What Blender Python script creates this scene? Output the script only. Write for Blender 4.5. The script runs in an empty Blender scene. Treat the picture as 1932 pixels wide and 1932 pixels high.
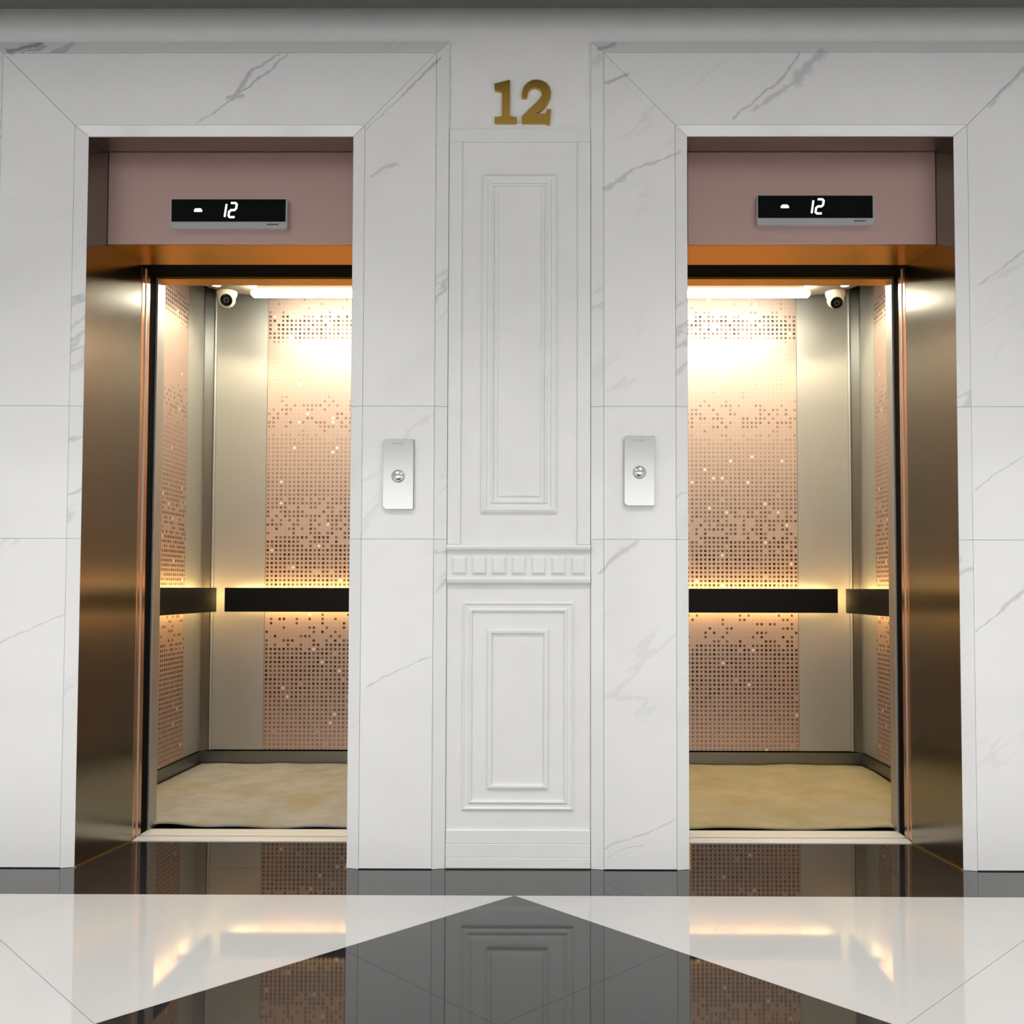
import bpy, bmesh, math, random
from mathutils import Matrix, Vector

random.seed(12)
SC = bpy.context.scene
COL = SC.collection

# ------------------------------------------------------------------ camera
F_PX, CX, CY = 1798.61, 1036.24, 1045.01
cam_d = bpy.data.cameras.new('camera')
cam_d.sensor_fit = 'HORIZONTAL'
cam_d.sensor_width = 36.0
cam_d.lens = F_PX / 1932 * 36.0
cam_d.shift_x = (966 - CX) / 1932
cam_d.shift_y = (CY - 966) / 1932
cam_d.clip_start = 0.05
cam = bpy.data.objects.new('camera', cam_d)
COL.objects.link(cam)
_r = Vector((0.9999857, 0.00498216, 0.00194389))
_d = Vector((0.00176211, 0.03623382, -0.99934179))
_f = Vector((-0.00504932, 0.99933092, 0.03622453))
m4 = Matrix.Identity(4)
for i in range(3):
    m4[i][0], m4[i][1], m4[i][2] = _r[i], -_d[i], -_f[i]
m4[0][3], m4[1][3], m4[2][3] = 0.1184, -3.1978, 0.93
cam.matrix_world = m4
SC.camera = cam

# ------------------------------------------------------------------ light, exposure
SC.view_settings.view_transform = 'Standard'
SC.view_settings.look = 'None'
SC.view_settings.gamma = 1.0
SC.view_settings.use_curve_mapping = False
SC.view_settings.exposure = 0.27
SKY = 1.8          # overcast daylight outside the window wall behind the camera
LED_BAR = 62.0     # cab ceiling light bars
LED_RAIL = 15.0    # warm strips behind the cab handrails
SPOT = 17.0        # little downlights in the cab ceilings (W)

world = bpy.data.worlds.new('daylight')
SC.world = world
world.use_nodes = True
bg = world.node_tree.nodes['Background']
bg.inputs['Color'].default_value = (1.0, 0.995, 0.985, 1)
bg.inputs['Strength'].default_value = SKY

ROOM_X, REAR_Y, CEIL_Z = 4.6, -4.7, 2.802
TOP_Z, SLOT_Y = 3.15, -0.15                 # slot added between ceiling and lift wall to shade the wall top
WIN_Z0, WIN_Z1 = 0.10, 1.95
WIN_N = 7
WIN_W = 2 * ROOM_X / WIN_N
for i in range(WIN_N):                       # portals: only guide the sampling of the sky through the windows
    ld = bpy.data.lights.new('window_portal', 'AREA')
    ld.shape = 'RECTANGLE'
    ld.size, ld.size_y = WIN_W - 0.16, WIN_Z1 - WIN_Z0
    ld.cycles.is_portal = True
    lo = bpy.data.objects.new('window_portal', ld)
    lo.location = (-ROOM_X + (i + 0.5) * WIN_W, REAR_Y - 0.06, (WIN_Z0 + WIN_Z1) / 2)
    lo.rotation_euler = (math.radians(90), 0, 0)     # faces +Y, into the lobby
    COL.objects.link(lo)
LAMPS = [(x, y) for y in (-1.25, -2.75) for x in (-2.85, -0.95, 0.95, 2.85)]
for x, y in LAMPS:                           # recessed ceiling panels of the lobby, out of view
    ld = bpy.data.lights.new('ceiling_lamp', 'AREA')
    ld.shape = 'SQUARE'; ld.size = 0.55; ld.energy = 10.0
    ld.color = (1.0, 0.985, 0.96); ld.spread = math.radians(120)
    lo = bpy.data.objects.new('ceiling_lamp', ld)
    lo.location = (x, y, CEIL_Z - 0.004)
    COL.objects.link(lo)
SC.cycles.use_adaptive_sampling = True
SC.cycles.adaptive_threshold = 0.04
SC.cycles.max_bounces = 6
SC.cycles.glossy_bounces = 4
SC.cycles.diffuse_bounces = 3
SC.cycles.use_light_tree = False
SC.cycles.sample_clamp_indirect = 6.0
SC.cycles.caustics_reflective = True
SC.cycles.use_denoising = True

# ------------------------------------------------------------------ node helper
class NT:
    def __init__(self, name):
        self.m = bpy.data.materials.new(name)
        self.m.use_nodes = True
        self.t = self.m.node_tree
        self.b = self.t.nodes['Principled BSDF']
    def n(self, typ, **kw):
        nd = self.t.nodes.new(typ)
        for k, v in kw.items():
            setattr(nd, k, v)
        return nd
    def link(self, a, b):
        self.t.links.new(a, b)
    def put(self, sock, v):
        if isinstance(v, bpy.types.NodeSocket):
            self.t.links.new(v, sock)
        else:
            sock.default_value = v
    def math(self, op, a, b=0.0, c=0.0, clamp=False):
        nd = self.n('ShaderNodeMath', operation=op, use_clamp=clamp)
        self.put(nd.inputs[0], a); self.put(nd.inputs[1], b); self.put(nd.inputs[2], c)
        return nd.outputs[0]
    def vec(self, op, a, b=(0, 0, 0), scale=None):
        nd = self.n('ShaderNodeVectorMath', operation=op)
        self.put(nd.inputs[0], a)
        if scale is None:
            self.put(nd.inputs[1], b)
        else:
            self.put(nd.inputs['Scale'], scale)
        return nd.outputs['Value'] if op in ('DOT_PRODUCT', 'LENGTH', 'DISTANCE') else nd.outputs['Vector']
    def pos(self):
        return self.n('ShaderNodeNewGeometry').outputs['Position']
    def sep(self, v):
        nd = self.n('ShaderNodeSeparateXYZ'); self.put(nd.inputs[0], v); return nd.outputs
    def comb(self, x, y, z):
        nd = self.n('ShaderNodeCombineXYZ')
        self.put(nd.inputs[0], x); self.put(nd.inputs[1], y); self.put(nd.inputs[2], z)
        return nd.outputs[0]
    def noise(self, v, scale, detail=2.0, rough=0.5, color=False, dist=0.0):
        nd = self.n('ShaderNodeTexNoise')
        self.put(nd.inputs['Vector'], v); nd.inputs['Scale'].default_value = scale
        nd.inputs['Detail'].default_value = detail; nd.inputs['Roughness'].default_value = rough
        nd.inputs['Distortion'].default_value = dist
        return nd.outputs['Color' if color else 'Fac']
    def ramp(self, f, stops):
        nd = self.n('ShaderNodeValToRGB')
        el = nd.color_ramp.elements
        while len(el) > 1:
            el.remove(el[-1])
        for i, (p, c) in enumerate(stops):
            e = el[0] if i == 0 else el.new(p)
            e.position = p
            e.color = (c, c, c, 1) if not isinstance(c, tuple) else (*c, 1)
        self.put(nd.inputs[0], f)
        return nd.outputs['Color']
    def mr(self, v, a, b, c, d, smooth=False):
        nd = self.n('ShaderNodeMapRange')
        if smooth:
            nd.interpolation_type = 'SMOOTHSTEP'
        self.put(nd.inputs['Value'], v)
        for k, x in zip(('From Min', 'From Max', 'To Min', 'To Max'), (a, b, c, d)):
            self.put(nd.inputs[k], x)
        return nd.outputs['Result']
    def mix(self, f, a, b):
        nd = self.n('ShaderNodeMix', data_type='RGBA')
        self.put(nd.inputs['Factor'], f)
        for k, v in ((6, a), (7, b)):
            if isinstance(v, tuple):
                v = (*v, 1)
            self.put(nd.inputs[k], v)
        return nd.outputs[2]
    def bump(self, h, strength, dist):
        nd = self.n('ShaderNodeBump')
        nd.inputs['Strength'].default_value = strength; nd.inputs['Distance'].default_value = dist
        self.put(nd.inputs['Height'], h)
        self.link(nd.outputs['Normal'], self.b.inputs['Normal'])
    def set(self, **kw):
        names = {'col': 'Base Color', 'rough': 'Roughness', 'metal': 'Metallic', 'spec': 'Specular IOR Level', 'ior': 'IOR',
                 'aniso': 'Anisotropic', 'coat': 'Coat Weight', 'coat_rough': 'Coat Roughness'}
        for k, v in kw.items():
            s = self.b.inputs[names[k]]
            if isinstance(v, tuple):
                v = (*v, 1)
            self.put(s, v)
        return self

def plain(name, col, rough=0.5, metal=0.0, spec=0.5):
    t = NT(name)
    v = t.noise(t.pos(), 9.0, 3)
    c = t.mix(t.mr(v, 0.3, 0.7, 0, 1), tuple(x * 0.975 for x in col), tuple(min(1, x * 1.02) for x in col))
    t.set(col=c, rough=rough, metal=metal, spec=spec)
    return t.m

VEINS = [  # (x1, z1, x2, z2, half width, strength): the larger veins, where they run through the slabs
 (-1.104, 2.507, -0.982, 2.592, .004, .5), (-0.982, 2.592, -0.914, 2.688, .010, .55), (-0.914, 2.688, -0.82, 2.751, .006, .5),
 (-0.964, 2.614, -0.856, 2.688, .006, .6), (-0.856, 2.688, -0.793, 2.747, .005, .5), (-0.995, 2.6, -0.945, 2.61, .012, .5),
 (-0.527, 2.485, -0.401, 2.604, .003, .5), (-0.401, 2.604, -0.272, 2.743, .006, .6),
 (0.73, 2.53, 0.902, 2.677, .006, .5), (0.902, 2.677, 0.948, 2.751, .007, .45), (0.793, 2.557, 0.938, 2.659, .014, .4),
 (0.938, 2.659, 1.02, 2.751, .030, .42), (-0.508, 2.328, -0.472, 2.36, .008, .4), (-0.472, 2.36, -0.414, 2.371, .010, .4),
 (0.287, 2.282, 0.386, 2.352, .012, .4), (0.386, 2.352, 0.54, 2.411, .009, .4), (0.287, 2.65, 0.368, 2.678, .009, .5),
 (0.281, 0.984, 0.331, 1.037, .009, .4), (0.331, 1.037, 0.393, 1.087, .014, .35), (1.525, 0.792, 1.615, 0.863, .005, .5),
 (1.615, 0.863, 1.69, 0.933, .011, .45), (1.529, 1.262, 1.697, 1.387, .004, .4), (-1.74, 0.74, -1.519, 0.847, .004, .35),
 (-0.51, 0.602, -0.289, 0.703, .004, .4), (0.287, 0.035, 0.41, 0.087, .003, .3), (0.287, 0.069, 0.524, 0.166, .004, .3),
 (1.59, 2.566, 1.719, 2.704, .012, .35), (-1.75, 2.766, -1.65, 2.792, .022, .9), (-1.70, 2.763, -1.631, 2.777, .012, .6),
 (1.551, 1.955, 1.709, 2.082, .005, .4), (0.27, 2.77, 0.32, 2.79, .016, .6)]

def marble(name, veins, streak, cloud):
    t = NT(name)
    P = t.pos()
    rnd = t.n('ShaderNodeObjectInfo').outputs['Random']
    off = t.vec('SCALE', t.comb(1.0, 0.37, 0.71), scale=t.math('MULTIPLY', rnd, 23.0))
    w = t.vec('SUBTRACT', t.noise(P, 9.0, 5, 0.6, color=True), (0.5, 0.5, 0.5))
    Pd = t.vec('ADD', P, t.vec('SCALE', w, scale=0.045))
    # directional coordinates: veins climb to the right
    mp = t.n('ShaderNodeMapping', vector_type='TEXTURE')
    t.link(t.vec('ADD', Pd, off), mp.inputs['Vector'])
    mp.inputs['Rotation'].default_value = (0, math.radians(-38), 0)
    mp.inputs['Scale'].default_value = (3.6, 1.0, 0.75)
    n1 = t.noise(mp.outputs[0], 2.6, 4, 0.55)
    ridge = t.mr(t.math('ABSOLUTE', t.math('SUBTRACT', n1, 0.5)), 0.0, 0.016, 1.0, 0.0, True)
    mask = t.mr(t.noise(t.vec('ADD', P, off), 2.1, 2), 0.5, 0.68, 0, 1, True)
    fine = t.math('MULTIPLY', t.math('MULTIPLY', ridge, mask), streak)
    fac = fine
    if cloud:
        cl = t.math('MULTIPLY', t.mr(n1, 0.55, 0.85, 0, 1, True), cloud)
        fac = t.math('MAXIMUM', fac, cl)
    if veins:
        s = t.sep(Pd)
        P2 = t.comb(s[0], 0.0, s[2])
        wob = t.mr(t.noise(P, 34.0, 3), 0.3, 0.7, 0.35, 1.25)
        for x1, z1, x2, z2, hw, st in veins:
            pa = t.vec('SUBTRACT', P2, (x1, 0, z1))
            ba = (x2 - x1, 0, z2 - z1)
            l2 = ba[0] ** 2 + ba[2] ** 2
            h = t.math('MULTIPLY', t.vec('DOT_PRODUCT', pa, ba), 1.0 / l2, clamp=True)
            d = t.vec('LENGTH', t.vec('SUBTRACT', pa, t.vec('SCALE', ba, scale=h)))
            v = t.mr(t.math('DIVIDE', d, wob), hw * 0.15, hw * 1.25, st * 0.95, 0.0, True)
            fac = t.math('MAXIMUM', fac, v)
    tone = t.mix(t.noise(t.vec('ADD', P, off), 3.0, 3), (0.775, 0.775, 0.775), (0.845, 0.845, 0.84))
    c = t.mix(fac, tone, (0.30, 0.295, 0.31))
    t.set(col=c, rough=0.10, spec=0.45)
    return t.m

def steel(name, col=(0.50, 0.49, 0.465), rough=0.44, aniso=0.6, grain=0.02, rot=0.0):
    t = NT(name)
    s = t.sep(t.pos())
    g = t.noise(t.comb(t.math('MULTIPLY', s[0], 260.0), t.math('MULTIPLY', s[1], 260.0), t.math('MULTIPLY', s[2], 3.0)), 1.0, 0)
    c = t.mix(g, tuple(x * (1 - grain) for x in col), tuple(min(1, x * (1 + grain)) for x in col))
    t.set(col=c, metal=1.0, rough=t.mr(g, 0.2, 0.8, rough * 0.96, rough * 1.04), aniso=aniso)
    t.b.inputs['Anisotropic Rotation'].default_value = rot
    tg = t.n('ShaderNodeTangent', direction_type='RADIAL', axis='Z')
    t.link(tg.outputs[0], t.b.inputs['Tangent'])
    return t.m

def dotted(name, axis):
    """rose copper sheet etched with a grid of little square dots"""
    t = NT(name)
    PITCH = 0.0223
    s = t.sep(t.pos())
    u = t.math('DIVIDE', s[0 if axis == 'x' else 1], PITCH)
    v = t.math('DIVIDE', s[2], PITCH)
    cu, cv = t.math('FLOOR', u), t.math('FLOOR', v)
    fu = t.math('ABSOLUTE', t.math('SUBTRACT', t.math('FRACT', u), 0.5))
    fv = t.math('ABSOLUTE', t.math('SUBTRACT', t.math('FRACT', v), 0.5))
    dot = t.mr(t.math('MAXIMUM', fu, fv), 0.24, 0.32, 1, 0, True)
    cell = t.comb(cu, cv, 0.0)
    wn = t.n('ShaderNodeTexWhiteNoise', noise_dimensions='3D'); t.link(cell, wn.inputs['Vector'])
    wn2 = t.n('ShaderNodeTexWhiteNoise', noise_dimensions='3D'); t.link(t.comb(cu, cv, 7.3), wn2.inputs['Vector'])
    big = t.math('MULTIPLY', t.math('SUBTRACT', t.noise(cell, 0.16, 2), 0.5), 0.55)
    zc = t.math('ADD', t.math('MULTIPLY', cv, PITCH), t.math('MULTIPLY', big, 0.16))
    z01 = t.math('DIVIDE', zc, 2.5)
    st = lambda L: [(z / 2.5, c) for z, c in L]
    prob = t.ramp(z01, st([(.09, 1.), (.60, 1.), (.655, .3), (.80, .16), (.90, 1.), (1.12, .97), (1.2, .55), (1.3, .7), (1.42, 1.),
                           (1.68, 1.), (1.73, .08), (1.78, .5), (1.87, .42), (1.92, .03), (2.2, .03), (2.225, .95), (2.33, .92), (2.37, .1)]))  # dots thinned by height, standing in for changing reflections
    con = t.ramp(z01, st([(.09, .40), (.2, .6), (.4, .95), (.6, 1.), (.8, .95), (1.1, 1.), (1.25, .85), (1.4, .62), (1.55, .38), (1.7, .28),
                          (1.78, .62), (1.88, .5), (1.95, .2), (2.2, .2), (2.24, 1.), (2.33, 1.), (2.37, .4)]))  # dot darkness by height: reflections painted into the colour
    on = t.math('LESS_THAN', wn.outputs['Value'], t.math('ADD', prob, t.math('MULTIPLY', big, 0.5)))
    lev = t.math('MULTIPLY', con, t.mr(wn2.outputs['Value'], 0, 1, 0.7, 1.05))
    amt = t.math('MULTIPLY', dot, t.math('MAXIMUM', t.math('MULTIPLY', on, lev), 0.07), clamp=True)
    light = t.math('MULTIPLY', dot, t.math('GREATER_THAN', wn2.outputs['Value'], 0.985))
    c = t.mix(amt, (0.58, 0.45, 0.395), (0.05, 0.026, 0.014))
    c = t.mix(light, c, (0.93, 0.83, 0.76))  # a few pale dots: bright reflections painted in
    t.set(col=c, metal=1.0, rough=t.mr(amt, 0, 1, 0.60, 0.55), aniso=0.1)
    t.b.inputs['Anisotropic Rotation'].default_value = 0.25
    tg = t.n('ShaderNodeTangent', direction_type='RADIAL', axis='Z')
    t.link(tg.outputs[0], t.b.inputs['Tangent'])
    return t.m

def emit(name, col, strength):
    t = NT(name)
    t.set(col=col, rough=0.5)
    t.b.inputs['Emission Color'].default_value = (*col, 1)
    t.b.inputs['Emission Strength'].default_value = strength
    return t.m

def carpet_mat(name, a, b, stain):
    t = NT(name)
    P = t.pos()
    n1 = t.noise(P, 5.0, 5, 0.65)
    n2 = t.noise(P, 150.0, 3, 0.7)
    c = t.mix(t.mr(n1, 0.35, 0.65, 0, 1), a, b)
    c = t.mix(t.mr(t.noise(t.vec('ADD', P, (3.1, 1.7, 0)), 2.6, 3), 0.52, 0.7, 0, 0.75, True), c, stain)
    c = t.mix(t.mr(n2, 0.35, 0.7, 0.0, 0.35), c, tuple(x * 0.55 for x in a))
    t.set(col=c, rough=0.95, spec=0.1)
    t.bump(n2, 0.6, 0.006)
    return t.m

def stone(name, a, b, rough, ior, spec=0.5):
    t = NT(name)
    P = t.pos()
    rnd = t.n('ShaderNodeObjectInfo').outputs['Random']
    n = t.noise(t.vec('ADD', P, t.comb(t.math('MULTIPLY', rnd, 9.0), 0, 0)), 4.0, 5, 0.6)
    sp = t.mr(t.noise(P, 160.0, 2), 0.66, 0.78, 0, 0.5, True)
    c = t.mix(n, a, b)
    c = t.mix(sp, c, tuple(min(1, x * 1.2 + 0.01) for x in b))
    t.set(col=c, rough=rough, spec=spec, ior=ior)
    return t.m

_marble = {}
def marble_for(kind, x0, x1, z0, z1):
    """the marble of one slab: only the veins that cross it are in its node tree"""
    e = 0.03
    vs = tuple(v for v in VEINS if max(v[0], v[2]) > x0 - e and min(v[0], v[2]) < x1 + e and max(v[1], v[3]) > z0 - e and min(v[1], v[3]) < z1 + e)
    if (kind, vs) not in _marble:
        _marble[kind, vs] = marble('marble_' + kind, vs, *((0.14, 0.10) if kind == 'face' else (0.45, 0.22)))
    return _marble[kind, vs]
M_FACE, M_BAND = 'face', 'band'
M_PAINT = plain('white_paint', (0.80, 0.80, 0.79), 0.35, spec=0.4)
M_WALL = plain('wall_paint', (0.84, 0.835, 0.83), 0.6, spec=0.3)
M_CEIL = plain('slot_shade', (0.13, 0.128, 0.122), 0.7, spec=0.2)  # shade at the ceiling edge put into a dark paint
M_CEILP = plain('ceiling_paint', (0.82, 0.82, 0.81), 0.7, spec=0.2)
M_STEEL = steel('brushed_steel', (0.54, 0.535, 0.51), 0.50, 0.25)
M_JAMB = steel('jamb_steel', (0.29, 0.28, 0.255), 0.20, 0.6)
M_SOFFIT = steel('dark_bronze_steel', (0.16, 0.12, 0.105), 0.4, 0.3)
M_TAUPE = plain('taupe_plate', (0.20, 0.17, 0.14), 0.5)
M_ROSE = steel('rose_gold_steel', (0.54, 0.375, 0.345), 0.40, 0.4)
M_BRONZE = steel('orange_bronze', (0.80, 0.36, 0.003), 0.30, 0.4)
M_EDGE = steel('copper_edge', (0.66, 0.40, 0.26), 0.25, 0.6)
M_ALU = plain('sill_aluminium', (0.74, 0.735, 0.71), 0.35, 0.15)
M_SKIRT = steel('dark_skirting_steel', (0.24, 0.24, 0.23), 0.35, 0.4)
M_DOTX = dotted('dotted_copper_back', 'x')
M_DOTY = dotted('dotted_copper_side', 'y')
M_BLACK = plain('black_plastic', (0.012, 0.013, 0.014), 0.35)
M_RAIL = plain('black_rail', (0.007, 0.0075, 0.008), 0.5, spec=0.12)
M_DARK = plain('shaft_dark', (0.006, 0.006, 0.006), 0.9, spec=0.05)
M_BRASS = steel('antique_brass', (0.52, 0.335, 0.07), 0.30, 0.2)
M_STRIP = steel('gold_strip', (0.75, 0.52, 0.16), 0.25, 0.2)
M_PLATE = steel('satin_plate', (0.60, 0.60, 0.595), 0.26, 0.5)
M_SILVER = plain('silver_housing', (0.42, 0.42, 0.42), 0.35, 0.6)
M_SCREEN = plain('screen_glass', (0.002, 0.003, 0.003), 0.12, spec=0.08)
M_DIGIT = emit('white_digit_light', (0.95, 0.98, 1.0), 1.3)
M_CREAM = plain('cream_plastic', (0.72, 0.66, 0.52), 0.4)
M_LED = emit('cab_led', (1.0, 0.95, 0.76), LED_BAR)
M_LED2 = emit('cab_front_fill', (1.0, 0.92, 0.66), LED_BAR * 0.13)  # glow of the added front bar
M_WARM = emit('warm_led_strip', (1.0, 0.66, 0.24), LED_RAIL)
M_SPOT = emit('downlight_lens', (1.0, 0.95, 0.86), 25.0)
M_BLACKTILE = stone('black_granite', (0.012, 0.012, 0.0125), (0.020, 0.020, 0.021), 0.03, 1.62)
M_WHITETILE = stone('white_tile', (0.47, 0.47, 0.47), (0.52, 0.52, 0.52), 0.04, 1.5)
M_GROUT = plain('grout', (0.16, 0.16, 0.16), 0.8)
M_CARPET_L = carpet_mat('grey_beige_carpet', (0.31, 0.305, 0.275), (0.41, 0.405, 0.375), (0.33, 0.285, 0.16))
M_CARPET_R = carpet_mat('straw_carpet', (0.35, 0.30, 0.185), (0.42, 0.37, 0.24), (0.37, 0.345, 0.27))

# ------------------------------------------------------------------ mesh helpers
def new_obj(name, bm, mat, parent=None, smooth=False):
    bmesh.ops.recalc_face_normals(bm, faces=bm.faces)
    me = bpy.data.meshes.new(name)
    bm.to_mesh(me); bm.free()
    if mat:
        me.materials.append(mat)
    if smooth:
        for p in me.polygons:
            p.use_smooth = True
    o = bpy.data.objects.new(name, me)
    COL.objects.link(o)
    if parent is not None:
        o.parent = parent
        o.matrix_parent_inverse = parent.matrix_world.inverted() if parent.type != 'EMPTY' else Matrix.Translation(-Vector(parent.location))
    return o

def empty(name, loc):
    o = bpy.data.objects.new(name, None)
    o.empty_display_size = 0.1
    o.location = loc
    COL.objects.link(o)
    return o

def tag(o, label, cat, group=None):
    o['label'] = label; o['category'] = cat
    if group:
        o['group'] = group
    return o

def struct(o):
    o['kind'] = 'structure'
    return o

def box(name, x, y, z, mat, parent=None, bev=0.0, segs=2):
    x0, x1 = sorted(x); y0, y1 = sorted(y); z0, z1 = sorted(z)
    bm = bmesh.new()
    bmesh.ops.create_cube(bm, size=1.0)
    for v in bm.verts:
        v.co = Vector(((x0 + x1) / 2 + v.co.x * (x1 - x0), (y0 + y1) / 2 + v.co.y * (y1 - y0), (z0 + z1) / 2 + v.co.z * (z1 - z0)))
    if bev:
        bmesh.ops.bevel(bm, geom=list(bm.edges), offset=bev, segments=segs, affect='EDGES', profile=0.5)
    return new_obj(name, bm, mat, parent)

def prism(name, front, back, mat, parent=None, smooth=False, bev=0.0):
    """closed prism between two equally long vertex loops"""
    bm = bmesh.new()
    a = [bm.verts.new(p) for p in front]; b = [bm.verts.new(p) for p in back]
    n = len(a)
    fa = bm.faces.new(a); fb = bm.faces.new(list(reversed(b)))
    for i in range(n):
        bm.faces.new((a[i], b[i], b[(i + 1) % n], a[(i + 1) % n]))
    if bev:
        bmesh.ops.bevel(bm, geom=list(fa.edges), offset=bev, segments=2, affect='EDGES', profile=0.5)
    bm.normal_update()
    if n > 4:
        bmesh.ops.triangulate(bm, faces=[f for f in bm.faces if len(f.verts) > 4])
    return new_obj(name, bm, mat, parent, smooth)

def inset(poly, g):
    """convex polygon moved inwards by g"""
    n = len(poly)
    area = sum(poly[i][0] * poly[(i + 1) % n][1] - poly[(i + 1) % n][0] * poly[i][1] for i in range(n))
    sg = 1 if area > 0 else -1
    L = []
    for i in range(n):
        (x1, y1), (x2, y2) = poly[i], poly[(i + 1) % n]
        dx, dy = x2 - x1, y2 - y1
        ln = math.hypot(dx, dy)
        nx, ny = -dy / ln * sg, dx / ln * sg
        L.append((x1 + nx * g, y1 + ny * g, dx, dy))
    out = []
    for i in range(n):
        x1, y1, dx1, dy1 = L[i - 1]; x2, y2, dx2, dy2 = L[i]
        den = dx1 * dy2 - dy1 * dx2
        t = ((x2 - x1) * dy2 - (y2 - y1) * dx2) / den
        out.append((x1 + t * dx1, y1 + t * dy1))
    return out

def lathe(name, prof, center, axis, mat, parent=None, seg=28):
    """profile [(radius, along)] turned about an axis through center"""
    ax = Vector(axis).normalized()
    u = ax.orthogonal().normalized(); w = ax.cross(u)
    c = Vector(center)
    bm = bmesh.new()
    rings = []
    for r, h in prof:
        if r < 1e-6:
            rings.append([bm.verts.new(c + ax * h)])
        else:
            rings.append([bm.verts.new(c + ax * h + (u * math.cos(2 * math.pi * i / seg) + w * math.sin(2 * math.pi * i / seg)) * r) for i in range(seg)])
    for A, B in zip(rings, rings[1:]):
        for i in range(seg):
            j = (i + 1) % seg
            if len(A) == 1 and len(B) == 1:
                continue
            if len(A) == 1:
                bm.faces.new((A[0], B[i], B[j]))
            elif len(B) == 1:
                bm.faces.new((A[i], B[0], A[j]))
            else:
                bm.faces.new((A[i], B[i], B[j], A[j]))
    o = new_obj(name, bm, mat, parent, True)
    m = o.modifiers.new('edges', 'EDGE_SPLIT'); m.split_angle = math.radians(40)
    return o

def ribbon(name, pts, w, y, depth, mat, parent=None):
    """a stroke of constant width along an XZ polyline, standing proud of plane y"""
    n = len(pts)
    Lp, Rp = [], []
    for i in range(n):
        p = Vector(pts[i])
        d1 = (p - Vector(pts[i - 1])).normalized() if i > 0 else None
        d2 = (Vector(pts[i + 1]) - p).normalized() if i < n - 1 else None
        d = ((d1 or d2) + (d2 or d1)).normalized()
        nn = Vector((-d.y, d.x))
        k = 1.0 / max(0.4, nn.dot(Vector((-(d1 or d2).y, (d1 or d2).x))))
        Lp.append(p + nn * w / 2 * k); Rp.append(p - nn * w / 2 * k)
    loop = Lp + Rp[::-1]
    return prism(name, [(q.x, y, q.y) for q in loop], [(q.x, y + depth, q.y) for q in loop], mat, parent)

def clip(poly, a, b, c):
    """keep the part of a polygon with a*x + b*y <= c"""
    out = []
    n = len(poly)
    for i in range(n):
        p, q = poly[i], poly[(i + 1) % n]
        dp, dq = a * p[0] + b * p[1] - c, a * q[0] + b * q[1] - c
        if dp <= 0:
            out.append(p)
        if (dp < 0 < dq) or (dq < 0 < dp):
            t = dp / (dp - dq)
            out.append((p[0] + t * (q[0] - p[0]), p[1] + t * (q[1] - p[1])))
    return out

# ------------------------------------------------------------------ measures (metres, wall plane y = 0, floor z = 0)
XO, XI, H = 1.4746, 0.5694, 2.4703          # outer and inner edge and height of a lift opening
XE, XEI, YE = 1.4286, 0.6154, 0.328          # the same at the back of the splayed jambs
LIFT = 1.022                                 # centre of each lift
Z_HEAD = 2.14

# ------------------------------------------------------------------ room shell
def wall_back():
    xs = [-ROOM_X, -XO, -XI, XI, XO, ROOM_X]; zs = [-0.02, H, TOP_Z]
    bm = bmesh.new()
    V = {}
    for k, y in enumerate((0.0105, 0.30)):
        for i, x in enumerate(xs):
            for j, z in enumerate(zs):
                V[i, j, k] = bm.verts.new((x, y, z))
    cells = {(i, j) for i in range(5) for j in range(2)} - {(1, 0), (3, 0)}
    for (i, j) in cells:
        for k in (0, 1):
            bm.faces.new((V[i, j, k], V[i + 1, j, k], V[i + 1, j + 1, k], V[i, j + 1, k]))
        for (di, dj, a, b) in ((-1, 0, (i, j), (i, j + 1)), (1, 0, (i + 1, j), (i + 1, j + 1)), (0, -1, (i, j), (i + 1, j)), (0, 1, (i, j + 1), (i + 1, j + 1))):
            if (i + di, j + dj) not in cells:
                bm.faces.new((V[*a, 0], V[*b, 0], V[*b, 1], V[*a, 1]))
    return struct(new_obj('wall_back', bm, M_WALL))
W_BACK = wall_back()
struct(box('wall_left', (-ROOM_X - 0.1, -ROOM_X), (REAR_Y, 0.3), (-0.02, TOP_Z), M_WALL))
struct(box('wall_right', (ROOM_X, ROOM_X + 0.1), (REAR_Y, 0.3), (-0.02, TOP_Z), M_WALL))
ceil = struct(box('ceiling', (-ROOM_X - 0.1, ROOM_X + 0.1), (REAR_Y - 0.12, SLOT_Y - 0.16), (CEIL_Z, CEIL_Z + 0.1), M_CEILP))
for x, y in LAMPS:
    for (xa, xb, ya, yb) in ((-.31, .31, -.31, -.28), (-.31, .31, .28, .31), (-.31, -.28, -.28, .28), (.28, .31, -.28, .28)):
        box('lamp_trim', (x + xa, x + xb), (y + ya, y + yb), (CEIL_Z - 0.008, CEIL_Z), M_PAINT, ceil)
w_rear = struct(box('wall_rear', (-ROOM_X - 0.1, ROOM_X + 0.1), (REAR_Y - 0.12, REAR_Y), (WIN_Z1, CEIL_Z), M_WALL))
box('sill_wall', (-ROOM_X - 0.1, ROOM_X + 0.1), (REAR_Y - 0.12, REAR_Y), (-0.02, WIN_Z0), M_WALL, w_rear)
for i in range(WIN_N + 1):
    x = -ROOM_X + i * WIN_W
    box('pier', (x - 0.08, x + 0.08), (REAR_Y - 0.12, REAR_Y), (WIN_Z0, WIN_Z1), M_WALL, w_rear)
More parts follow.
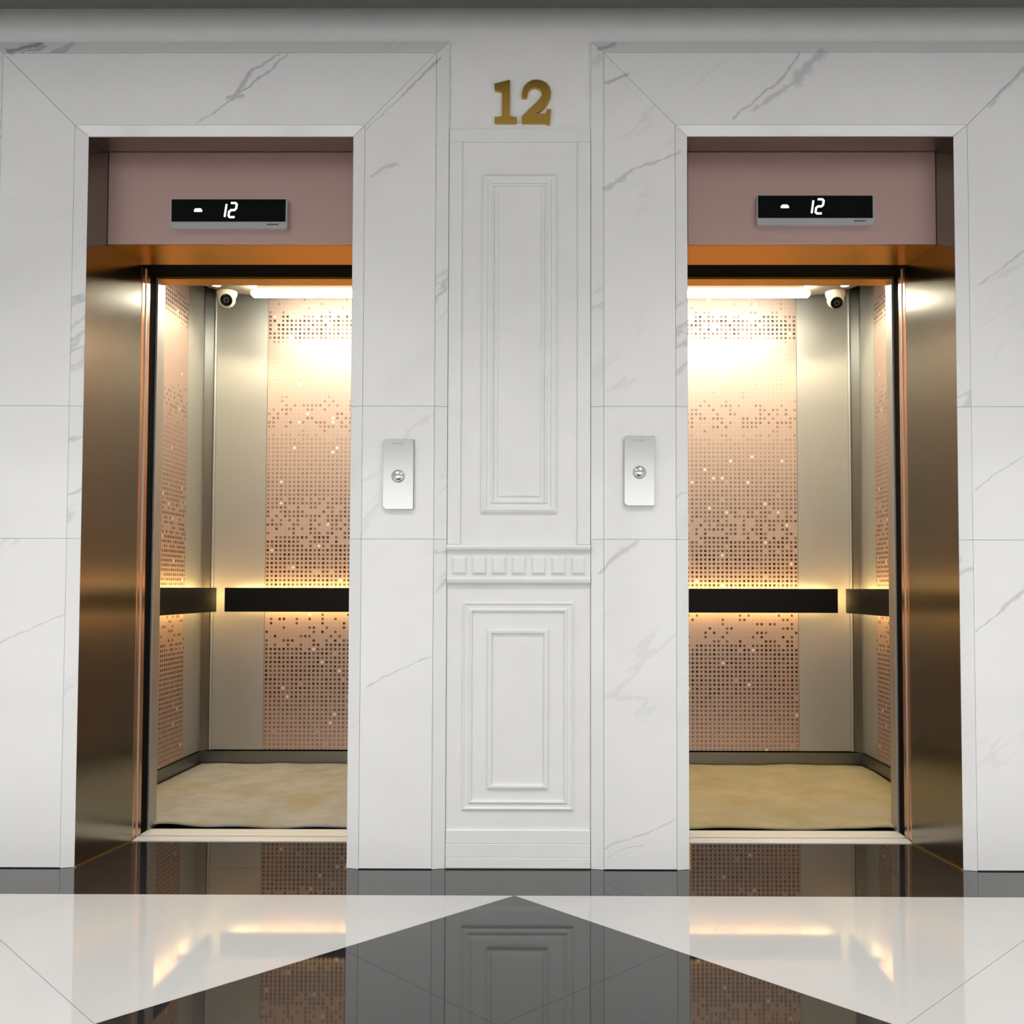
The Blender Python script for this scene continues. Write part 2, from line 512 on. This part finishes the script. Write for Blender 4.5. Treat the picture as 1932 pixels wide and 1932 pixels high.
# lift shaft behind the wall: keeps daylight out of the gaps round the cabs
bm = bmesh.new()
bmesh.ops.create_cube(bm, size=1.0)
for v in bm.verts:
    v.co = Vector((v.co.x * 4.2, 1.2 + v.co.y * 1.8, 1.45 + v.co.z * 3.1))
bmesh.ops.delete(bm, geom=[f for f in bm.faces if f.calc_center_median().y < 0.4], context='FACES')
struct(new_obj('wall_shaft', bm, M_DARK))

# added slot that shades the top of the lift wall, closed above and behind
slot = struct(box('trim_4', (-ROOM_X - 0.1, ROOM_X + 0.1), (SLOT_Y - 0.05, 0.3), (TOP_Z, TOP_Z + 0.05), M_CEIL))
box('slot_edge', (-ROOM_X - 0.1, ROOM_X + 0.1), (SLOT_Y - 0.05, SLOT_Y - 0.0105), (CEIL_Z + 0.03, TOP_Z), M_CEIL, slot)
nose = [(SLOT_Y - 0.16, CEIL_Z + 0.0115), (SLOT_Y - 0.16, CEIL_Z - 0.004)]
for k in range(10):
    a = math.radians(-90 + 90 * k / 9)
    nose.append((SLOT_Y - 0.06 + 0.06 * math.cos(a), CEIL_Z + 0.056 + 0.06 * math.sin(a)))
nose += [(SLOT_Y, CEIL_Z + 0.09), (SLOT_Y - 0.01, CEIL_Z + 0.09), (SLOT_Y - 0.06, CEIL_Z + 0.0115)]
prism('shade_board', [(-ROOM_X - 0.1, y, z) for y, z in nose], [(ROOM_X + 0.1, y, z) for y, z in nose], M_CEIL, slot)  # dark board adds the shade band along the ceiling edge

# ------------------------------------------------------------------ floor
floor = struct(box('floor', (-ROOM_X - 0.1, ROOM_X + 0.1), (REAR_Y - 0.12, 0.327), (-0.06, -0.004), M_GROUT))
JG = 0.0007
def tile(name, poly, mat, g=JG):
    poly = inset(poly, g)
    return prism(name, [(x, y, 0.0) for x, y in poly], [(x, y, -0.0045) for x, y in poly], mat, floor)
YB = -0.275
cuts = [-ROOM_X, -2.44, -1.22, 1.235, 2.44, ROOM_X]
for a, b in zip(cuts, cuts[1:]):
    tile('border_tile', [(a, YB), (b, YB), (b, 0.0), (a, 0.0)], M_BLACKTILE)
for s in (-1, 1):                                        # thresholds inside the two openings
    tile('threshold_tile', [(s * (XO - .001), 0.0), (s * (XE - .001), YE - .001), (s * (XEI + .001), YE - .001), (s * (XI + .001), 0.0)], M_BLACKTILE)
E2 = 0.86                                                # half diagonal of a white lattice square; the black diamond is 2 x 2 of them
def lattice(i, j, k, n):
    """square (i, j) of the lattice standing on the diamond's top corner, split n times; k: sub index"""
    h = E2 / n
    def P(u, v):
        return ((u - v) * h, YB - (u + v) * h)
    u0, v0 = i * n + k[0], j * n + k[1]
    return [P(u0, v0), P(u0 + 1, v0), P(u0 + 1, v0 + 1), P(u0, v0 + 1)]
for i in range(-6, 8):
    for j in range(-6, 8):
        if 0 <= i < 2 and 0 <= j < 2:
            for a in (0, 1):
                for b in (0, 1):
                    tile('diamond_tile', lattice(i, j, (a, b), 2), M_BLACKTILE, 0.0004)
            continue
        p = lattice(i, j, (0, 0), 1)
        for c in ((0, 1, YB), (0, -1, -REAR_Y), (1, 0, ROOM_X), (-1, 0, ROOM_X)):
            p = clip(p, *c) if len(p) > 2 else p
        if len(p) > 2:
            ar = abs(sum(p[q][0] * p[(q + 1) % len(p)][1] - p[(q + 1) % len(p)][0] * p[q][1] for q in range(len(p)))) / 2
            if ar > 0.01:
                tile('white_tile', p, M_WHITETILE)

# ------------------------------------------------------------------ marble portals
A0, A1, A2, A3 = 0.242, 0.285, 0.527, XI
B3, B2, B1, B0 = XO, 1.517, 1.768, 1.811
T0, T1, T2, T3 = 2.80, 2.755, 2.505, H
FY, EY = -0.012, 0.0
def slab(s, poly, ys, mat, parent, g=0.0006):
    q = inset([(s * x, z) for x, z in poly], g)
    mat = marble_for(mat, min(x for x, z in q), max(x for x, z in q), min(z for x, z in q), max(z for x, z in q))
    return prism('marble_slab', [(x, y, z) for (x, z), y in zip(q, ys)], [(x, 0.0105, z) for x, z in q], mat, parent)
ZC = [0.003, 1.0945, 1.5425]
for k, s in enumerate((-1, 1)):
    p = struct(empty('trim_%d' % (k + 1), (s * LIFT, 0, 0)))
    slab(s, [(A1, T1), (B1, T1), (B2, T2), (A2, T2)], [FY] * 4, M_FACE, p)
    slab(s, [(A0, T0), (B0, T0), (B1, T1), (A1, T1)], [EY, EY, FY, FY], M_BAND, p)
    slab(s, [(A2, T2), (B2, T2), (B3, T3), (A3, T3)], [FY, FY, EY, EY], M_BAND, p)
    for (o, f1, f2, i_) in ((A0, A1, A2, A3), (B0, B1, B2, B3)):
        for z0, z1 in zip(ZC, ZC[1:] + [None]):
            top = lambda zt: z1 if z1 is not None else zt
            slab(s, [(f1, z0), (f2, z0), (f2, top(T2)), (f1, top(T1))], [FY] * 4, M_FACE, p)
            zb = 0.0005 if z0 < 0.01 else z0
            slab(s, [(o, zb), (f1, zb), (f1, top(T1)), (o, top(T0))], [EY, FY, FY, EY], M_BAND, p)
            slab(s, [(f2, zb), (i_, zb), (i_, top(T3)), (f2, top(T2))], [FY, EY, EY, FY], M_BAND, p)

# ------------------------------------------------------------------ painted panelling between the lifts
ctr = struct(empty('trim_3', (0, 0, 0)))
XP = 0.2405
YF = 0.0065                                            # field of the panelling
box('panel_field', (-XP, XP), (YF, 0.0105), (0.10, 2.497), M_PAINT, ctr)
box('top_rail', (-XP, XP), (-0.0005, YF), (2.452, 2.497), M_PAINT, ctr, 0.0012)
for s in (-1, 1):
    box('stile', (s * 0.197, s * XP), (-0.0005, YF), (1.078, 2.4515), M_PAINT, ctr, 0.0012)
def frame(x0, x1, z0, z1, prof, y0=YF):
    """four mitred moulding strips; prof = [(distance inwards, height above the field)]"""
    for side in range(4):
        bm = bmesh.new()
        ends = []
        for e in (0, 1):
            ring = []
            for o, h in prof:
                if side == 0:   p = ((x0 + o, x1 - o)[e], z0 + o)
                elif side == 1: p = (x1 - o, (z0 + o, z1 - o)[e])
                elif side == 2: p = ((x1 - o, x0 + o)[e], z1 - o)
                else:           p = (x0 + o, (z1 - o, z0 + o)[e])
                ring.append(bm.verts.new((p[0], y0 - h, p[1])))
            ends.append(ring)
        n = len(prof)
        for i in range(n):
            j = (i + 1) % n
            bm.faces.new((ends[0][i], ends[0][j], ends[1][j], ends[1][i]))
        bm.faces.new(ends[0]); bm.faces.new(list(reversed(ends[1])))
        new_obj('moulding', bm, M_PAINT, ctr)
PROF = [(0, 0), (0.001, .006), (.010, .010), (.018, .009), (.022, .0045), (.030, .004), (.036, .008), (.040, .007), (.042, 0)]
frame(-0.129, 0.127, 1.183, 2.341, PROF)
box('inner_panel', (-0.072, 0.072), (YF - 0.0035, YF), (1.240, 2.284), M_PAINT, ctr, 0.0015)
PROF2 = [(0, 0), (0.001, .004), (.006, .0065), (.012, .003), (.020, .0025), (.027, .007), (.032, .006), (.034, 0)]
frame(-0.189, 0.186, 0.191, 0.885, PROF2)
PROF3 = [(0, 0), (.001, .006), (.007, .008), (.014, .007), (.016, 0)]
frame(-0.104, 0.100, 0.262, 0.794, PROF3)
# belt of dentils
def hprof(name, prof):
    prism(name, [(-XP, y, z) for y, z in prof], [(XP, y, z) for y, z in prof], M_PAINT, ctr)
hprof('belt_ledge', [(YF, 1.078), (-0.012, 1.076), (-0.016, 1.068), (-0.014, 1.060), (-0.006, 1.056), (-0.004, 1.050), (YF, 1.050)])
box('belt_board', (-XP, XP), (-0.002, YF), (0.966, 1.050), M_PAINT, ctr)
hprof('belt_foot', [(YF, 0.966), (-0.006, 0.966), (-0.010, 0.960), (-0.008, 0.950), (-0.003, 0.944), (YF, 0.942)])
for k in range(7):
    xc = -0.199 + k * 0.0665
    bm = bmesh.new()
    x0, x1, z0, z1, b = xc - 0.0235, xc + 0.0235, 0.977, 1.036, 0.006
    f = [bm.verts.new(v) for v in ((x0 + b, -0.0085, z0 + b), (x1 - b, -0.0085, z0 + b), (x1 - b, -0.0085, z1 - b), (x0 + b, -0.0085, z1 - b))]
    g = [bm.verts.new(v) for v in ((x0, -0.0045, z0), (x1, -0.0045, z0), (x1, -0.0045, z1), (x0, -0.0045, z1))]
    h = [bm.verts.new(v) for v in ((x0, -0.002, z0), (x1, -0.002, z0), (x1, -0.002, z1), (x0, -0.002, z1))]
    bm.faces.new(f)
    for A, B in ((f, g), (g, h)):
        for i in range(4):
            bm.faces.new((A[i], A[(i + 1) % 4], B[(i + 1) % 4], B[i]))
    bm.faces.new(h)
    new_obj('dentil', bm, M_PAINT, ctr)
for z0, z1, y in ((0.083, 0.127, -0.001), (0.038, 0.083, -0.004), (0.0035, 0.038, -0.007)):
    box('base_board', (-XP, XP), (y, 0.0105), (z0, z1 - 0.0006), M_PAINT, ctr, 0.0015)

# brass numerals
NUM1 = [(-0.088, 2.653), (-0.039, 2.666), (-0.035, 2.665), (-0.035, 2.54), (-0.023, 2.538), (-0.011, 2.537), (-0.011, 2.517), (-0.087, 2.517), (-0.087, 2.538), (-0.072, 2.538), (-0.062, 2.541), (-0.062, 2.627), (-0.069, 2.628), (-0.087, 2.63)]
NUM2 = [(0.005, 2.604), (0.006, 2.622), (0.012, 2.642), (0.026, 2.658), (0.042, 2.666), (0.058, 2.667), (0.074, 2.664), (0.09, 2.656), (0.1, 2.642), (0.105, 2.625), (0.104, 2.608), (0.098, 2.591), (0.088, 2.575), (0.073, 2.561), (0.053, 2.549), (0.085, 2.549), (0.089, 2.553), (0.091, 2.565), (0.106, 2.565), (0.101, 2.513), (0.09, 2.513), (0.088, 2.517), (0.006, 2.517), (0.006, 2.539), (0.029, 2.563), (0.053, 2.585), (0.068, 2.603), (0.074, 2.615), (0.073, 2.627), (0.064, 2.636), (0.051, 2.64), (0.037, 2.637), (0.028, 2.628), (0.024, 2.615), (0.023, 2.604)]
for poly, lab in ((NUM1, 'antique brass numeral one with a flat slab foot on the wall'), (NUM2, 'antique brass numeral two with a curled top on the wall')):
    o = prism('brass_numeral', [(x, -0.003, z) for x, z in poly], [(x, 0.0105, z) for x, z in poly], M_BRASS)
    tag(o, lab, 'numeral', 'brass floor number')

# ------------------------------------------------------------------ lifts
def entrance(s):
    side = 'left' if s < 0 else 'right'
    e = empty('elevator_entrance', (s * LIFT, 0.164, 0))
    tag(e, 'open %s lift entrance lined with brushed steel jambs and a rose gold header' % side, 'elevator door', 'lift entrances')
    def bx(name, x, y, z, m, par=e, bev=0.0):
        return box(name, (s * x[0], s * x[1]), y, z, m, par, bev)
    # splayed jambs
    for (xa, xb, d) in ((XO, XE, 1), (XI, XEI, -1)):
        loop = [(xa, 0.0005), (xb, YE), (xb + d * 0.03, YE), (xa + d * 0.03, 0.011), (xa + d * 0.003, 0.011), (xa + d * 0.003, 0.0005)]
        prism('jamb', [(s * x, y, 0.001) for x, y in loop], [(s * x, y, H) for x, y in loop], M_JAMB, e)
        g = 0.0045
        strip = [(xa - d * .0005, 0.002), (xb - d * .0005, YE - .002), (xb - d * g, YE - .002), (xa - d * g, 0.002)]
        prism('base_strip', [(s * x, y, 0.0002) for x, y in strip], [(s * x, y, 0.003) for x, y in strip], M_STRIP, e)
    # the header
    bx('top_soffit', (XI, XO), (0.003, 0.112), (H - 0.002, H), M_SOFFIT)
    bx('header_panel', (XI + 0.017, XO - 0.017), (0.112, 0.128), (Z_HEAD, H - 0.004), M_ROSE, e, 0.001)
    q = 0.1285 / YE
    hs = [(XI + (XEI - XI) * q, 0.1285), (XO + (XE - XO) * q, 0.1285), (XE, YE), (XEI, YE)]
    prism('header_soffit', [(s * x, y, Z_HEAD) for x, y in hs], [(s * x, y, Z_HEAD + 0.012) for x, y in hs], M_BRONZE, e)
    bx('head_gap_shade', (XEI - 0.3, XE + 0.3), (YE + 0.002, 0.461), (Z_HEAD - 0.001, Z_HEAD + 0.2), M_DARK)  # black block gives the unlit gap over the doors its shade
    # landing door leaves slid into their pockets: only the leading edges show
    for (x, d) in ((XE, 1), (XEI, -1)):
        lf = bx('door_leaf', (x + d * 0.0015, x + d * 0.40), (0.335, 0.412), (0.006, Z_HEAD + 0.011), M_EDGE, e, 0.006)
        bx('leading_edge', (x - d * 0.0015, x + d * 0.003), (0.366, 0.374), (0.006, Z_HEAD + 0.010), M_STEEL, lf, 0.001)
        bx('door_seal', (x + d * 0.006, x + d * 0.06), (0.414, 0.470), (0.002, Z_HEAD - 0.002), M_DARK)
    # sills
    for k, (y0, y1) in enumerate(((0.3285, 0.354), (0.358, 0.386))):
        bx('landing_sill', (XEI - 0.12, XE + 0.12) if k else (XEI, XE), (y0, y1), (-0.012, 0.0035), M_ALU, e, 0.0008)
    bx('sill_bed', (XEI - 0.15, XE + 0.15), (0.3275, 0.50), (-0.05, -0.012), M_BLACK)
    return e

def cab(s):
    side = 'left' if s < 0 else 'right'
    c = empty('elevator_cab', (s * LIFT, 1.12, 0))
    tag(c, '%s lift cab lined with brushed steel and dotted rose copper panels' % side, 'elevator', 'lift cabs')
    W = 0.678
    XS, XN = LIFT + W, LIFT - W                       # far and near side wall
    YB_, YFr = 1.750, 0.543
    ZP0, ZP1 = 0.096, 2.515
    def bx(name, x, y, z, m, par=c, bev=0.0):
        return box(name, (s * x[0], s * x[1]), y, z, m, par, bev)
    bx('floor_plate', (XN - 0.01, XS + 0.01), (0.500, YB_ + 0.02), (-0.03, 0.0), M_DARK)
    for k, (y0, y1) in enumerate(((0.403, 0.446), (0.450, 0.498))):
        bx('cab_sill', (XEI - 0.02, XE + 0.02), (y0, y1), (-0.012, 0.0035), M_ALU, c, 0.0008)
    # back wall
    hx = 0.361
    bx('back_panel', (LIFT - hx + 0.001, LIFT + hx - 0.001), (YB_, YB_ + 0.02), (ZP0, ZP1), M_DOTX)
    bx('back_panel', (LIFT + hx + 0.001, XS - 0.0515), (YB_, YB_ + 0.02), (ZP0, ZP1), M_STEEL)
    bx('back_panel', (XN + 0.0515, LIFT - hx - 0.001), (YB_, YB_ + 0.02), (ZP0, ZP1), M_STEEL)
    # corner posts, chamfered with a rounded bead against the back wall
    for (X, d) in ((XS, -1), (XN, 1)):
        L = [(X, YB_ - 0.053), (X + d * 0.006, YB_ - 0.052), (X + d * 0.038, YB_ - 0.012), (X + d * 0.038, YB_ + 0.02), (X, YB_ + 0.02)]
        post = prism('corner_post', [(s * x, y, ZP0) for x, y in L], [(s * x, y, ZP1) for x, y in L], M_SKIRT, c)
        L = [(X + d * 0.0385, YB_ + 0.01)]
        for k in range(9):
            a = math.radians(180 * k / 8)
            L.append((X + d * (0.045 - 0.0063 * math.cos(a)), YB_ - 0.010 - 0.006 * math.sin(a)))
        L.append((X + d * 0.0512, YB_ + 0.01))
        prism('corner_bead', [(s * x, y, ZP0) for x, y in L], [(s * x, y, ZP1) for x, y in L], M_STEEL, post)
    # side walls
    for (X, d) in ((XS, 1), (XN, -1)):
        bx('side_panel', (X, X + d * 0.02), (1.487, YB_ - 0.054), (ZP0, ZP1), M_STEEL)
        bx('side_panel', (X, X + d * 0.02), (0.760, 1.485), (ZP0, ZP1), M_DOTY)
        bx('side_panel', (X, X + d * 0.02), (YFr, 0.758), (ZP0, ZP1), M_STEEL)
        bx('skirting', (X + d * 0.006, X + d * 0.02), (YFr, YB_ + 0.006), (0.0, ZP0 - 0.009), M_SKIRT)
    bx('skirting', (XN - 0.006, XS + 0.006), (YB_ + 0.006, YB_ + 0.02), (0.0, ZP0 - 0.009), M_SKIRT)
    # front returns and transom round the doorway
    for (x0, x1) in ((XE, XS + 0.02), (XEI, XN - 0.02)):
        bx('front_return', (x0, x1), (0.476, YFr), (0.005, ZP1), M_STEEL, c, 0.001)
    tr = bx('transom', (XEI + 0.001, XE - 0.001), (0.476, YFr), (Z_HEAD, ZP1), M_STEEL)
    bx('transom_soffit', (XEI + 0.001, XE - 0.001), (0.462, YFr - 0.002), (Z_HEAD - 0.010, Z_HEAD - 0.0005), M_BRONZE)
    # ceiling with its hung plate, round cornered
    bx('ceiling_deck', (XN - 0.02, XS + 0.02), (0.476, YB_ + 0.02), (ZP1 + 0.001, ZP1 + 0.03), M_DARK)
    loop = []
    x0, x1, y0, y1, r = LIFT - 0.60, LIFT + 0.60, 0.60, 1.56, 0.28
    for (cx_, cy_, a0) in ((x1 - r, y1 - r, 0), (x0 + r, y1 - r, 90), (x0 + 0.05, y0 + 0.05, 180), (x1 - 0.05, y0 + 0.05, 270)):
        rr = r if a0 < 180 else 0.05
        for k in range(9):
            a = math.radians(a0 + 90 * k / 8)
            loop.append((cx_ + rr * math.cos(a), cy_ + rr * math.sin(a)))
    pl = prism('ceiling_plate', [(s * x, y, 2.405) for x, y in loop], [(s * x, y, 2.435) for x, y in loop], M_TAUPE, c)
    bx('front_fill', (LIFT - 0.585, LIFT + 0.585), (0.90, 0.956), (2.382, 2.4045), M_LED2, pl, 0.006)  # unseen front bar, added and widened to brighten the steel panels
    for (x, y) in ((0.516, 1.385), (0.516, 0.80), (1.528, 0.80)):       # the other corner downlights, unseen, put in for light on the jambs
        lathe('corner_downlight', [(0, -0.003), (0.015, -0.003), (0.0198, -0.001), (0.0198, 0), (0, 0)], (s * x, y, 2.405), (0, 0, 1), M_SPOT, pl)
        spot(s * x, y)
    spot(s * 1.528, 1.385)
    # handrails: broad black bars with a warm strip behind
    ZR0, ZR1 = 0.808, 0.9305
    def rail(bar, strip, brackets):
        b = box('handrail', *bar, M_RAIL, c, 0.002)
        box('led_strip', *strip, M_WARM, b)
        for br in brackets:
            box('bracket', *br, M_BLACK, b)
        return b
    xr = 0.540
    rail(((s * (LIFT - xr), s * (LIFT + xr)), (1.660, 1.680), (ZR0, ZR1)),
         ((s * (LIFT - xr + .01), s * (LIFT + xr - .01)), (1.681, 1.686), (ZR0 + 0.03, ZR1 - 0.012)),
         [((s * (LIFT + q - .012), s * (LIFT + q + .012)), (1.680, 1.750), (0.855, 0.880)) for q in (-0.4, 0.0, 0.4)])
    for (X, d) in ((XS, -1), (XN, 1)):
        xf = X + d * 0.10
        rail(((s * xf, s * (xf - d * 0.02)), (0.80, 1.655), (ZR0, ZR1)),
             ((s * (xf - d * 0.021), s * (xf - d * 0.026)), (0.81, 1.648), (ZR0 + 0.03, ZR1 - 0.012)),
             [((s * (xf - d * 0.02), s * X), (q - .012, q + .012), (0.855, 0.880)) for q in (0.95, 1.5)])
    return c

def carpet(s):
    lab = ('rumpled greyish beige carpet on the floor of the left lift cab' if s < 0
           else 'straw yellow beige carpet on the floor of the right lift cab')
    x0, x1, y0, y1 = s * LIFT - 0.672, s * LIFT + 0.672, 0.506, 1.744
    rnd = random.Random(5 + s)
    ph = [rnd.uniform(0, 6.28) for _ in range(10)]
    nx, ny = 56, 50
    bm = bmesh.new()
    top, bot = [], []
    for j in range(ny + 1):
        rt, rb = [], []
        for i in range(nx + 1):
            u, v = i / nx, j / ny
            x = x0 + (x1 - x0) * u; y = y0 + (y1 - y0) * v
            wob = 0.006 * math.sin(9 * u * 3.1 + ph[0]) + 0.004 * math.sin(23 * u + ph[1])
            if j == 0:
                y += 0.008 + wob
            if j == ny:
                y -= 0.004 + abs(wob) * 0.5
            z = 0.014 + 0.003 * math.sin(5 * u * 3 + ph[2]) * math.sin(4 * v * 3 + ph[3]) + 0.0015 * math.sin(31 * u + 17 * v + ph[4])
            edge = min(u, 1 - u, 1 - v)
            z += 0.014 * max(0.0, 1 - edge / 0.05) ** 2
            if s < 0 and u < 0.55:                                     # lifted front corner
                z += 0.012 * math.exp(-((u - 0.22) / 0.07) ** 2 - (v / 0.05) ** 2)
            if s > 0:
                z += 0.006 * math.exp(-((u - 0.78) / 0.05) ** 2 - (v / 0.05) ** 2)
            rt.append(bm.verts.new((x, y, z)))
            rb.append(bm.verts.new((x, y, max(0.0004, z - 0.009))))
        top.append(rt); bot.append(rb)
    for j in range(ny):
        for i in range(nx):
            bm.faces.new((top[j][i], top[j][i + 1], top[j + 1][i + 1], top[j + 1][i]))
            bm.faces.new((bot[j][i], bot[j + 1][i], bot[j + 1][i + 1], bot[j][i + 1]))
    for i in range(nx):
        bm.faces.new((top[0][i], bot[0][i], bot[0][i + 1], top[0][i + 1]))
        bm.faces.new((top[ny][i], top[ny][i + 1], bot[ny][i + 1], bot[ny][i]))
    for j in range(ny):
        bm.faces.new((top[j][0], top[j + 1][0], bot[j + 1][0], bot[j][0]))
        bm.faces.new((top[j][nx], bot[j][nx], bot[j + 1][nx], top[j + 1][nx]))
    o = new_obj('carpet', bm, M_CARPET_L if s < 0 else M_CARPET_R, None, True)
    tag(o, lab, 'carpet', 'lift carpets')

def lamps(s):
    side = 'left' if s < 0 else 'right'
    b = empty('light_bar', (s * LIFT, 1.405, 2.405))
    tag(b, 'long white light bar under the ceiling of the %s lift' % side, 'lamp', 'cab light bars')
    box('housing', (s * (LIFT - 0.31), s * (LIFT + 0.31)), (1.390, 1.420), (2.379, 2.405), M_TAUPE, b)
    box('diffuser', (s * (LIFT - 0.338), s * (LIFT + 0.338)), (1.380, 1.430), (2.352, 2.3785), M_LED, b, 0.008)
    d = empty('downlight', (s * 1.528, 1.385, 2.405))
    tag(d, 'small round white spotlight in the ceiling corner of the %s lift' % side, 'spotlight', 'cab downlights')
    lathe('bezel', [(0.020, 0), (0.028, 0), (0.028, -0.004), (0.024, -0.006), (0.020, -0.004), (0.020, 0)], (s * 1.528, 1.385, 2.405), (0, 0, 1), M_STEEL, d)
    lathe('lens', [(0, -0.003), (0.015, -0.003), (0.0198, -0.001), (0.0198, 0), (0, 0)], (s * 1.528, 1.385, 2.405), (0, 0, 1), M_SPOT, d)

def spot(x, y):
    ld = bpy.data.lights.new('downlight_beam', 'SPOT')
    ld.energy = SPOT; ld.color = (1.0, 0.88, 0.58)
    ld.spot_size = math.radians(125); ld.spot_blend = 0.55; ld.shadow_soft_size = 0.02
    lo = bpy.data.objects.new('downlight_beam', ld)
    lo.location = (x, y, 2.396)
    COL.objects.link(lo)

def cctv(s):
    side = 'left' if s < 0 else 'right'
    c = Vector((s * 1.515, 1.50, 2.367))
    e = empty('security_camera', c)
    tag(e, 'cream turret security camera with black lens face in the %s lift' % side, 'camera', 'cab security cameras')
    look = Vector((-s * 0.22, -0.9, -0.34)) if s < 0 else Vector((-s * 0.06, -0.75, -0.62))
    look.normalize()
    lathe('mount', [(0, 0.038), (0.050, 0.038), (0.050, 0.030), (0.046, 0.016), (0.040, 0.006), (0, 0.006)], c, (0, 0, 1), M_CREAM, e)
    prof = [(0, -0.040)]
    for k in range(1, 12):
        a = math.radians(-90 + 150 * k / 11)
        prof.append((0.042 * math.cos(a), 0.042 * math.sin(a)))
    prof += [(0.027, 0.036), (0, 0.034)]
    b = lathe('ball_housing', prof, c, look, M_CREAM, e)
    lathe('lens_face', [(0, 0.0325), (0.029, 0.0325), (0.0295, 0.038), (0.023, 0.0425), (0, 0.044)], c, look, M_SCREEN, b)
    lathe('lens_ring', [(0.008, 0.0435), (0.013, 0.043), (0.013, 0.0455), (0.008, 0.046), (0.008, 0.0435)], c, look, M_BLACK, b)

def rounded(x0, x1, z0, z1, r):
    """r = radii bottom left, bottom right, top right, top left"""
    pts = []
    for (cx_, cz_, a0, q) in ((x0, z0, 180, r[0]), (x1, z0, 270, r[1]), (x1, z1, 0, r[2]), (x0, z1, 90, r[3])):
        ox = cx_ + (q if cx_ == x0 else -q); oz = cz_ + (q if cz_ == z0 else -q)
        n = 5 if q > 0 else 0
        for k in range(n + 1):
            a = math.radians(a0 + (90 * k / n if n else 45))
            pts.append((ox + q * math.cos(a), oz + q * math.sin(a)))
    return pts

def indicator(s):
    side = 'left' if s < 0 else 'right'
    x0, z0 = (-1.227, 2.186) if s < 0 else (0.825, 2.199)
    x1, z1 = x0 + 0.409, z0 + 0.106
    e = empty('floor_indicator', ((x0 + x1) / 2, 0.1115, z0))
    tag(e, 'black floor display reading 12 on the header above the %s lift' % side, 'display', 'floor displays')
    q = rounded(x0, x1, z0, z1, (.012, .012, .003, .003))
    prism('housing', [(x, 0.090, z) for x, z in q], [(x, 0.1115, z) for x, z in q], M_SILVER, e, False, 0.0025)
    sc = box('screen', (x0 + .0035, x1 - .0055), (0.0885, 0.0898), (z0 + .025, z1 - .002), M_SCREEN, e)
    Y = 0.0876
    # direction mark, left of the digits
    dx = x0 + 0.097
    zc = z0 + 0.065
    dm = [(dx - .0135, zc - .0055), (dx + .0135, zc - .0055), (dx + .0145, zc), (dx + .009, zc + .0065), (dx - .009, zc + .0065), (dx - .0145, zc)]
    prism('direction_mark', [(x, Y, z) for x, z in dm], [(x, 0.0884, z) for x, z in dm], M_DIGIT, sc)
    sl = 0.14                                                   # slant of the figures
    def P(ox, x, z): return (ox + x + sl * z, z0 + 0.0395 + z)
    ox = x0 + 0.190
    ribbon('figure_one', [P(ox, 0, 0.002), P(ox, 0, 0.047)], 0.0062, Y, 0.0008, M_DIGIT, sc)
    ox = x0 + 0.203
    ribbon('figure_two', [P(ox, 0.002, 0.051), P(ox, 0.018, 0.051), P(ox, 0.023, 0.046), P(ox, 0.023, 0.032), P(ox, 0.018, 0.026),
                          P(ox, 0.006, 0.026), P(ox, 0.0, 0.020), P(ox, 0.0, 0.006), P(ox, 0.005, 0.001), P(ox, 0.022, 0.001)], 0.0068, Y, 0.0008, M_DIGIT, sc)
    # small maker's mark on the lip: too small to read, a dot and a bar of dark letters
    xm = x1 - 0.070
    for a, b in ((0, .006), (.0075, .0115), (.013, .017), (.0185, .0225), (.024, .028), (.0295, .0335), (.035, .039)):
        box('maker_mark', (xm + a, xm + b), (0.0893, 0.0901), (z0 + .0125, z0 + .0172), M_BLACK, e)

def call_panel(s):
    side = 'left' if s < 0 else 'right'
    x0, x1, z0, z1 = (-0.455, -0.352, 1.193, 1.429) if s < 0 else (0.352, 0.454, 1.206, 1.441)
    zb = 1.304 if s < 0 else 1.318
    e = empty('call_button_panel', ((x0 + x1) / 2, FY, z0))
    tag(e, 'tall satin silver call button plate on the marble beside the %s lift' % side, 'call button', 'lift call buttons')
    q = rounded(x0, x1, z0, z1, (.011, .002, .002, .011))
    prism('back_box', [(x, -0.022, z) for x, z in q], [(x, FY, z) for x, z in q], M_SILVER, e)
    q2 = rounded(x0 + .0012, x1 - .0012, z0 + .0012, z1 - .0012, (.010, .001, .001, .010))
    prism('face_plate', [(x, -0.0255, z) for x, z in q2], [(x, -0.022, z) for x, z in q2], M_PLATE, e, False, 0.0015)
    xc = (x0 + x1) / 2
    bt = lathe('button', [(0, 0.0075), (0.008, 0.007), (0.0125, 0.005), (0.0150, 0.003), (0.0165, 0.003), (0.0180, 0.005), (0.0195, 0.004), (0.0205, 0), (0, 0)], (xc, -0.0255, zb), (0, -1, 0), M_PLATE, e, 36)
    lathe('button_ring', [(0.0195, 0.0003), (0.0225, 0.0003), (0.0225, 0.0016), (0.0195, 0.0016), (0.0195, 0.0003)], (xc, -0.0255, zb), (0, -1, 0), M_SILVER, bt, 36)
    box('maker_mark', (xc - .022, xc + .018), (-0.0259, -0.0254), (z1 - .017, z1 - .0135), M_SILVER, e)

for s in (-1, 1):
    entrance(s); cab(s); carpet(s); lamps(s); cctv(s); indicator(s); call_panel(s)
